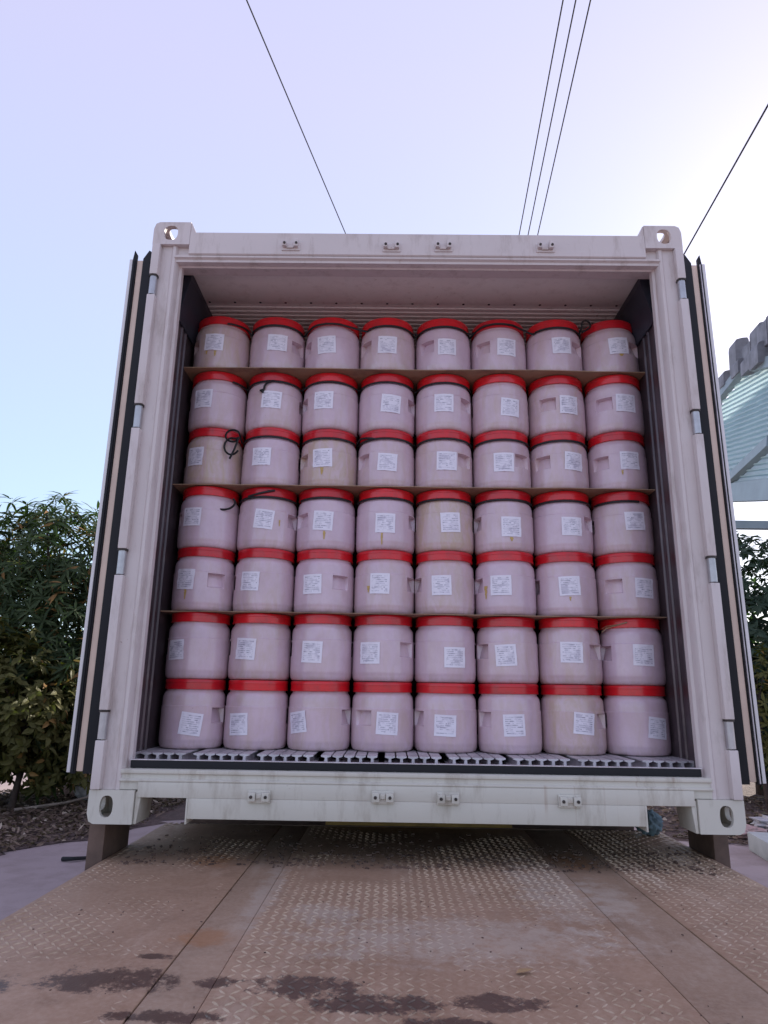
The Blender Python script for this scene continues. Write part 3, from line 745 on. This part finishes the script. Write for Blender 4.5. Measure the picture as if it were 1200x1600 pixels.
# scale, grit and debris caught under the sill
mb = MB(); r_ = random.Random(5)
for k in range(900):
    y = .02+abs(r_.gauss(0, .28)); x = r_.uniform(-1.1, 1.15); s = r_.uniform(.002, .009)
    if y > .75: continue
    M4 = Matrix.Translation((x, y, ZR+s*.25)) @ Matrix.Rotation(r_.uniform(0, 6), 4, 'Z') @ Matrix.Rotation(r_.uniform(-.5, .5), 4, 'X')
    mb.obox(M4, s*r_.uniform(1, 2.5), s, s*.6)
for k in range(140):
    x = r_.uniform(-1.1, 1.1); y = r_.uniform(-1.25, -.2); s = r_.uniform(.001, .0035)
    mb.obox(Matrix.Translation((x, y, ZR+s*.3)) @ Matrix.Rotation(r_.uniform(0, 6), 4, 'Z'), s*1.6, s, s*.7)
o = mb.build('grit', M['rust']); tag(o, 'rust flakes and grit lying on the steel platform', 'grit', kind='stuff')
# small orange-brown leaf on the plate
def leaf_geom(mb, Mx, L, w, fold=.25, droop=.3):
    pts = [(0, 0), (.3, .5), (.65, .42), (1, 0), (.65, -.42), (.3, -.5)]
    vs = [Mx @ Vector((u*L, v*w, abs(v)*w*fold-droop*u*u*L)) for u, v in pts]
    mid = [Mx @ Vector((u*L, 0, -droop*u*u*L-.0)) for u in (.3, .65)]
    mb.poly(vs+mid, [(0, 6, 1), (1, 6, 7, 2), (2, 7, 3), (0, 5, 6), (5, 4, 7, 6), (4, 3, 7)])
mb = MB(); leaf_geom(mb, Matrix.Translation((.20, -.93, ZR+.004)) @ Matrix.Rotation(.3, 4, 'Z'), .045, .022, .3, -.1)
tag(mb.build('fallen_leaf', M['tan_cloth']), 'small orange dry leaf on the steel tread plate', 'leaf')

# ================================================================== TRAILER CHASSIS under the container
ch = thing('trailer_chassis', 'brown steel trailer frame carrying the white container on corner posts', 'trailer', (0, 0, 0))
for sx in (-1, 1):
    for y in (.0, LEN-.4):
        o_ = .02 if sx > 0 else 0
        MB().box(*sorted((sx*(1.178+o_*1.6), sx*(1.240+o_*1.5))), y+.09+o_*9, y+.36+o_*8, GZ, -.004).build('corner_support', M['rust'], ch, bevel=.004)
    MB().box(*sorted((sx*.42, sx*.52)), 1.0, LEN-.3, -.42, -.06).build('main_rail', M['rust'], ch)
MB().box(-1.10, 1.12, .95, 1.07, -.22, -.01).build('crossbeam', M['rust'], ch)
for y in (4, 6, 9, 11): MB().box(-1.2, 1.2, y, y+.12, -.16, -.01).build('crossbeam', M['rust'], ch)
for y in (6.6, 7.9):
    MB().beam((-1.0, y, -.72), (1.0, y, -.72), .12, .12).build('axle', M['dark'], ch)
    MB().box(-.5, .5, y-.06, y+.06, -.66, -.42).build('axle_mount', M['dark'], ch)
    for sx in (-1, 1):
        w = MB().lathe([(.28, -.13), (.44, -.13), (.48, -.09), (.48, .09), (.44, .13), (.28, .13)], 32, Matrix.Translation((sx*1.0, y, -.72)) @ Matrix.Rotation(PI/2, 4, 'Y')).build('wheel', M['rubber'], ch, smooth=40)
        MB().lathe([(0, .03), (.12, .05), (.2, .10), (.28, .12)], 24, Matrix.Translation((sx*1.0, y, -.72)) @ Matrix.Rotation(sx*PI/2, 4, 'Y')).build('rim', M['alu'], w, smooth=40)

# ================================================================== CABLES
def cable(label, pts, r):
    a, b = Vector(pts[0]), Vector(pts[1]); d = b-a
    p = [a+d*t for t in [-4+.75*i for i in range(26)]]
    mid = a+d*1.0
    for q in p: q.z += .00025*((q-mid).length**2)
    tag(MB().tube(p, r, 5).build('power_cable', M['wire']), label, 'cable', 'overhead cables')
cable('single thin overhead cable at the left, meeting the container roof near its middle', [(-1.803, 3.252, 8), (-.935, 7.311, 8)], .0085)
cable('left one of three parallel overhead cables', [(1.752, 3.237, 8), (2.008, 7.325, 8)], .0095)
cable('middle one of three parallel overhead cables', [(1.894, 3.236, 8), (2.159, 7.324, 8)], .0095)
cable('right one of three parallel overhead cables', [(2.058, 3.236, 8), (2.321, 7.322, 8)], .0095)
cable('dark overhead cable at far right, running down behind the right corner casting', [(4.778, 4.643, 8), (4.986, 7.705, 8)], .014)

# ================================================================== CANOPY at right
can = thing('canopy', 'grey steel canopy roofed with translucent corrugated sheets at the right edge', 'canopy', (4.8, 7, GZ))
def cp(mb, name, m, **k):
    mb.v = [(x-4.8, y-7, z-GZ) for x, y, z in mb.v]; return mb.build(name, m, can, **k)
CO = Vector((-.101, -2.737, .491))
def ray(px, py): return (fw+rt*((px-600)/F_PX)-up*((py-800)/F_PX))
A = Vector((4.82, 7, 3.25)); d1 = Vector((math.sin(.227)*math.cos(.27), math.cos(.227)*math.cos(.27), math.sin(.27)))
B = Vector((4.85, 5.9, 4.62)); d2 = (B-A); d2 = (d2-d1*d2.dot(d1)).normalized(); nrm = d1.cross(d2).normalized()
def on(px, py):
    d = ray(px, py); t = (A-CO).dot(nrm)/d.dot(nrm); p = CO+d*t-A; return p.dot(d1), p.dot(d2)
f1, f2, f3 = on(1122, 640), on(1170, 578), on(1200, 565)
def uv(u, v, o=0): return A+d1*u+d2*v+nrm*o
def sheet_mat():
    t = NT('translucent_sheet'); v = t.coord(); n = t.noise(v, 3, 5)
    c = t.mix(n, (.48, .60, .62), (.68, .80, .82)); t.fin(c, .4)
    tr = t.node('ShaderNodeBsdfTranslucent'); t.L(c, tr.inputs[0]); ms = t.node('ShaderNodeMixShader'); ms.inputs[0].default_value = .72
    t.L(t.b.outputs[0], ms.inputs[1]); t.L(tr.outputs[0], ms.inputs[2]); t.L(ms.outputs[0], t.out.inputs[0]); return t.m
M['sheet'] = sheet_mat()
vmax = max(f2[1], f3[1])+.1
nv = 24; pitch_v = (f1[1])/22.0; k = 0
u_near = -3.2
vv = .22*0+.16
while vv < vmax:
    v1 = min(vv+pitch_v*.985, vmax)
    def ul(v):
        if v <= f1[1]: return f1[0]+.5
        t_ = (v-f1[1])/(f2[1]-f1[1]); return f1[0]+(f2[0]-f1[0])*t_
    a0, a1 = ul(vv), ul(v1)
    if min(a0, a1) < u_near: break
    mb = MB(); prof = [(0, 0), (.15, .03), (.6, .03), (.68, -.045), (.92, -.047), (1, 0)]
    vs = []
    for q, o in prof:
        v_ = vv+(v1-vv)*q; a_ = a0+(a1-a0)*q
        vs += [uv(u_near, v_, o), uv(a_, v_, o)]
    cp(mb.poly(vs, [(2*i, 2*i+1, 2*i+3, 2*i+2) for i in range(len(prof)-1)]), 'roof_sheet', M['sheet'], fix=False)
    vv += pitch_v
# fascia, rafter, eaves board, beam
def bar(p, q, w, o=.0, nm='rafter'):
    a, b = on(*p), on(*q); P, Q = uv(*a, o), uv(*b, o); dd = (Q-P).normalized(); pv = nrm.cross(dd)*w/2; nn = nrm*.05
    vs = [P-pv-nn, Q-pv-nn, Q+pv-nn, P+pv-nn, P-pv+nn, Q-pv+nn, Q+pv+nn, P+pv+nn]
    cp(MB().poly(vs, [(0,3,2,1),(4,5,6,7),(0,1,5,4),(1,2,6,5),(2,3,7,6),(3,0,4,7)]), nm, M['grey_steel'])
sg = -.07 if nrm.dot(CO-A) < 0 else .07
bar((1100, 662), (1171, 574), .14, sg); bar((1168, 576), (1290, 550), .14, sg)
bar((1118, 778), (1215, 690), .13, sg)
bar((1090, 775), (1230, 764), .26, sg*.5, 'eaves_board')
P = Vector((4.2, 7.0, 2.92)); mb = MB().box(4.2, 8.0, 7.0, 7.1, 2.862, 2.978); cp(mb, 'beam', M['grey_steel'])
cp(MB().box(7.4, 7.52, 6.99, 7.11, GZ, 2.861), 'post', M['grey_steel'])
# clay tiles stepping up along the rake
def tile(px, py, w, h, nm='roof_tile'):
    u, v = on(px, py); c = uv(u, v, sg*.2)
    mb = MB(); n = 8; outer = []; d = Vector((.25, 1, .2)).normalized()
    side = Vector((1, -.2, .12)).normalized(); upv = Vector((0, -.1, 1)).normalized()
    vs = []
    for t_ in (0, .42):
        for rr in (1, .82):
            for i in range(n+1):
                a = PI*i/n; sxx = math.copysign(abs(math.cos(a))**.3, math.cos(a)); szz = abs(math.sin(a))**.22
                vs.append(c+d*t_+side*(sxx*w/2*rr)+upv*(szz*h*rr-h*.3))
    m_ = n+1; fs = []
    for i in range(n):
        fs += [(i, 2*m_+i, 2*m_+i+1, i+1)]
    fs = [f for f in fs if True]+[tuple(range(n, -1, -1)), tuple(range(2*m_, 2*m_+n+1)), (0, n, 2*m_+n, 2*m_)]
    cp(mb.poly(vs, fs), nm, M['tile'], smooth=50)
for q in [(1106,648,.2,.16),(1119,628,.22,.22),(1131,606,.22,.24),(1147,592,.28,.22),(1163,560,.20,.46),(1172,572,.3,.2),(1186,548,.20,.26),(1190,566,.3,.22),(1201,528,.22,.34),(1212,552,.4,.28),(1220,520,.3,.36),(1236,505,.3,.4)]: tile(*q)

# ================================================================== TREES AND SHRUBS
def leaf_mesh(L, w, m):
    mb = MB(); leaf_geom(mb, Matrix.Identity(4), L, w); return mb.mesh('leaf', m, fix=False)
def tree(name, label, cat, base, crowns, leafL, leafW, n_ros, per, m, trunk, seed, group=None, single=300, droop=.35, height=None):
    r = random.Random(seed); t = thing(name, label, cat, base, 0, group); B_ = Vector(base)
    mats = []; limbs = MB()
    for k in range(n_ros):
        c, rad = r.choices(crowns, weights=[a[1][0]*a[1][1]*a[1][2] for a in crowns])[0]
        d = Vector((r.gauss(0, 1), r.gauss(0, 1), r.gauss(0, 1))).normalized(); q = r.uniform(.35, 1)**.5
        wob = 1+.22*mnoise.noise(Vector((d.x*2.2+seed, d.y*2.2, d.z*2.2)))+.10*mnoise.noise(d*6)
        p = Vector((c[0]+d.x*rad[0]*q*wob, c[1]+d.y*rad[1]*q*wob, c[2]+d.z*rad[2]*q*wob))
        if p.z < GZ+.25: continue
        ax = (d+Vector((0, 0, .7))+Vector((r.uniform(-.4, .4), r.uniform(-.4, .4), 0))).normalized()
        qz = ax.to_track_quat('Z', 'Y')
        for j in range(per):
            a = 2*PI*j/per+r.uniform(-.35, .35); tilt = r.uniform(-.5, .75)
            Mx = Matrix.Translation(p+ax*r.uniform(-.05, .05)) @ qz.to_matrix().to_4x4() @ Matrix.Rotation(a, 4, 'Z') @ Matrix.Rotation(-tilt, 4, 'Y') @ Matrix.Rotation(r.uniform(-.5, .5), 4, 'X')
            s = r.uniform(.65, 1.15); mats.append((Mx @ Matrix.Scale(s, 4), p))
    if single:
        def key(e):
            p = e[1]-CO; dpt = p.dot(fw); x = 600+F_PX*p.dot(rt)/dpt; y = 800-F_PX*p.dot(up)/dpt
            vis = -5 < x < 1205 and not (105 < x < 1180)
            return (0 if vis else 1, e[1].y-.6*abs(0))
        mats.sort(key=key)
        lm = leaf_mesh(leafL, leafW, m)
        for Mx, p in mats[:single]:
            o = link('leaf', lm, t); o.matrix_local = Matrix.Translation(-B_) @ Mx
        mats = mats[single:]
    mb = MB()
    for Mx, p in mats: leaf_geom(mb, Matrix.Translation(-B_) @ Mx, leafL, leafW, .25, droop)
    o = mb.build('foliage', m, t, fix=False); o['kind'] = 'stuff'
    tb = MB(); top = Vector(trunk[0])-B_
    pts = [Vector((0, 0, 0)).lerp(top, i/6)+Vector((r.uniform(-.05, .05), r.uniform(-.05, .05), 0))*(i > 0) for i in range(7)]
    tb.tube(pts, trunk[1], 9, trunk[1]*.6)
    tb.build('trunk', M['bark'], t, smooth=60)
    for k in range(9):
        c, rad = crowns[k % len(crowns)]
        e = Vector((c[0]+r.uniform(-.7, .7)*rad[0], c[1]+r.uniform(-.7, .7)*rad[1], c[2]+r.uniform(-.1, .7)*rad[2]))-B_
        s0 = pts[3+k % 4]; md = s0.lerp(e, .5)+Vector((0, 0, .12))
        MB().tube([s0, md, e], trunk[1]*.42, 6, trunk[1]*.12).build('limb', M['bark'], t, smooth=60)
    return t
tree('mango_tree', 'tall dark green tree with long narrow drooping leaves at left, behind the lower bush', 'tree', (-5.5, 8.9, GZ),
     [((-6.3, 8.6, 1.3), (2.1, 1.5, 2.05)), ((-5.2, 8.2, .6), (1.2, 1.2, 1.7)), ((-5.6, 8.4, 2.5), (1.5, 1.1, 1.05)), ((-7.6, 8.8, 1.6), (1.6, 1.4, 1.8)), ((-4.3, 9.2, 1.8), (1.0, 1.2, 1.5)), ((-5.0, 9.4, .1), (1.6, 1.0, 1.2))],
     .27, .042, 2500, 11, M['leaf_dark'], ((-5.7, 8.7, 1.4), .11), 3)
tree('leafy_bush', 'lower bush with broader yellowish green leaves in front of the dark tree', 'bush', (-5.3, 7.4, GZ),
     [((-5.45, 7.2, .25), (.95, .7, .95)), ((-5.9, 7.1, .8), (.7, .6, .6)), ((-5.0, 7.7, -.55), (.75, .5, .5)), ((-5.9, 7.4, -.6), (.7, .5, .5)), ((-4.95, 7.5, -.1), (.7, .6, .75))],
     .15, .070, 640, 8, M['leaf_light'], ((-5.3, 7.4, .2), .05), 11)
tree('broad_tree', 'dark spreading tree standing behind the canopy at right', 'tree', (6.6, 10.4, GZ),
     [((6.9, 10.2, 1.9), (2.2, 1.6, 1.65)), ((5.6, 10.3, .9), (1.5, 1.2, 1.3)), ((7.8, 10.8, 1.2), (2.0, 1.5, 1.9)), ((6.4, 10.0, .0), (1.6, 1.2, 1.0))],
     .2, .07, 1500, 9, M['leaf_far'], ((6.8, 10.3, 1.4), .13), 21)
tree('small_shrub', 'small brighter shrub low beneath the dark tree at right', 'bush', (5.75, 8.6, GZ),
     [((5.75, 8.6, .35), (.6, .6, 1.0))], .15, .045, 170, 8, M['leaf_light'], ((5.75, 8.6, .3), .04), 27, single=120)
# far belt of trees on both sides
mb = MB(); r_ = random.Random(8)
for side in (-1, 1):
    for k in range(9000):
        x = side*r_.uniform(5, 34); y = r_.uniform(19, 26); top = 1.6+1.2*mnoise.noise(Vector((x*.25, 0, side)))+.6*mnoise.noise(Vector((x*.9, 3, side)))
        z = GZ+abs(r_.random())**.8*(top-GZ)
        Mx = Matrix.Translation((x, y, z)) @ Matrix.Rotation(r_.uniform(0, 6), 4, 'Z') @ Matrix.Rotation(r_.uniform(-1.4, 1.4), 4, 'X')
        leaf_geom(mb, Mx, .5, .3)
tag(mb.build('tree_belt', M['leaf_far'], fix=False), 'distant belt of trees beyond the yard', 'trees', kind='stuff')

# leaf litter
mb = MB(); r_ = random.Random(12)
def inside(x, y, poly):
    ok = False; n = len(poly)
    for i in range(n):
        (x1, y1), (x2, y2) = poly[i], poly[(i+1) % n]
        if (y1 > y) != (y2 > y) and x < (x2-x1)*(y-y1)/(y2-y1)+x1: ok = not ok
    return ok
cnt = 0
while cnt < 9000:
    x, y = r_.uniform(-8, -3.2), r_.uniform(3.6, 9.6)
    if not inside(x+.1*r_.uniform(-1, 1), y, dirt_outline): continue
    cnt += 1
    Mx = Matrix.Translation((x, y, GZ+.01+r_.uniform(0, .05))) @ Matrix.Rotation(r_.uniform(0, 6.3), 4, 'Z') @ Matrix.Rotation(r_.uniform(-.7, .7), 4, 'X') @ Matrix.Rotation(r_.uniform(-.5, .3), 4, 'Y')
    leaf_geom(mb, Mx, r_.uniform(.05, .14), r_.uniform(.02, .045), .5, r_.uniform(-.3, .3))
tag(mb.build('leaf_litter', M['litter'], fix=False), 'dry brown fallen leaves on the earth under the tree', 'leaf litter', kind='stuff')
mb = MB()
for k in range(2200):
    x, y = r_.uniform(3.4, 9), r_.uniform(6, 10)
    Mx = Matrix.Translation((x, y, GZ+.02)) @ Matrix.Rotation(r_.uniform(0, 6.3), 4, 'Z') @ Matrix.Rotation(r_.uniform(-.7, .7), 4, 'X')
    leaf_geom(mb, Mx, r_.uniform(.06, .16), r_.uniform(.03, .06), .5, 0)
tag(mb.build('leaf_litter', M['litter'], fix=False), 'dry litter on the earth right of the container', 'leaf litter', kind='stuff')

# lumps: bags, cloths
def lump(name, label, cat, loc, size, m, seed, n=2.2, amp=.25):
    bm = bmesh.new(); bmesh.ops.create_icosphere(bm, subdivisions=4, radius=1)
    for v in bm.verts:
        d = v.co.normalized(); k = 1+amp*mnoise.noise(d*n+Vector((seed, 0, 0)))+amp*.4*mnoise.noise(d*n*3+Vector((seed, 5, 0)))-amp*.3*abs(mnoise.noise(d*n*5+Vector((0, seed, 0))))
        v.co = Vector((d.x*size[0]*k, d.y*size[1]*k, max(-.92*size[2], d.z*size[2]*k)+.92*size[2]))
    me = bpy.data.meshes.new(name); bm.to_mesh(me); bm.free(); me.materials.append(m); me.polygons.foreach_set('use_smooth', [True]*len(me.polygons))
    return tag(link(name, me, None, loc), label, cat)
lump('rubbish_bag', 'upright pinkish plastic bag beside the tree trunk at left', 'bag', (-5.05, 8.75, GZ+.01), (.14, .13, .24), M['pink_bag'], 2)
lump('rubbish_bag', 'white plastic bag slumped beside the pink one near the container corner', 'bag', (-4.72, 8.5, GZ+.01), (.19, .17, .17), M['white_bag'], 5)
lump('cloth_bundle', 'crumpled teal blue cloth seen through the right fork pocket', 'cloth', (1.12, .74, ZR+.002), (.06, .05, .055), M['blue_cloth'], 9, 3, .4)
tag(MB().tube([(-5.2, 7.3, GZ+.05), (-4.7, 7.7, GZ+.09), (-4.35, 8.1, GZ+.16)], .022, 7, .014).build('stick', M['wood'], smooth=50), 'pale stick lying on the earth below the plastic bags', 'stick')
tag(MB().tube([(-3.35, 4.75, GZ+.02), (-3.24, 4.72, GZ+.03), (-3.12, 4.82, GZ+.02), (-3.0, 4.95, GZ+.05), (-2.93, 5.05, GZ+.03)], .022, 7, .012).build('rubber_strip', M['rubber'], smooth=50), 'short dark strip of rubber lying on the concrete beside the brown post', 'rubber strip')
# right side: kerb block, rubbish, covered barrel
MB_ = MB().box(-.45, 1.6, -.4, .4, 0, .20).build('concrete_block', M['block'], None, bevel=.02, loc=(4.40, 5.35, GZ)); MB_.rotation_euler.z = -.15
tag(MB_, 'pale grey concrete block on the ground right of the container', 'block')
lump('rubbish_bag', 'white plastic bag on the ground behind the pale concrete block', 'bag', (4.95, 6.9, GZ+.01), (.3, .2, .10), M['white_bag'], 15, 3, .5)
lump('rubbish_bag', 'flattened pinkish bag on the ground beside the right container corner', 'bag', (4.35, 6.5, GZ+.01), (.2, .2, .07), M['pink_bag'], 18, 3, .5)
lump('cloth_bundle', 'dark blue cloth heap on the ground at the right edge', 'cloth', (5.35, 6.9, GZ+.01), (.3, .25, .10), M['blue_plastic'], 22, 3, .5)
brl = thing('barrel', 'dark blue barrel with tan cloth on top at the right edge', 'barrel', (6.15, 8.6, GZ))
MB().lathe([(0, 0), (.27, 0), (.285, .03), (.285, .3), (.295, .31), (.295, .33), (.285, .34), (.285, .62), (.26, .66), (0, .66)], 28).build('body', M['blue_plastic'], brl, smooth=40)
bm_ = lump('cover', None, None, (0, 0, .645), (.30, .30, .12), M['tan_cloth'], 31, 3, .4); bm_.parent = brl

# added house, out of view, sized to keep the sun off the ramp
hs = thing('sun_blocker_house', 'added pale house out of view, blocking the sun from the ramp', 'house', (13.6, 12.5, GZ))
MB().box(-4.5, 5, -3.2, .8, 0, 8.2).build('wall', M['block'], hs)
MB().prism([(-5.0, 8.2), (5.4, 8.2), (5.4, 8.30), (.2, 8.7), (-5.0, 8.30)], -3.6, 1.2, 'y').build('roof', M['tile'], hs)
for k in range(3):
    f_ = MB().box(-3.6+k*3, -2.4+k*3, -3.26, -3.19, 2.2, 3.8).build('window', M['grey_steel'], hs); MB().box(-3.5+k*3, -2.5+k*3, -3.28, -3.262, 2.3, 3.7).build('pane', M['blue_plastic'], f_)
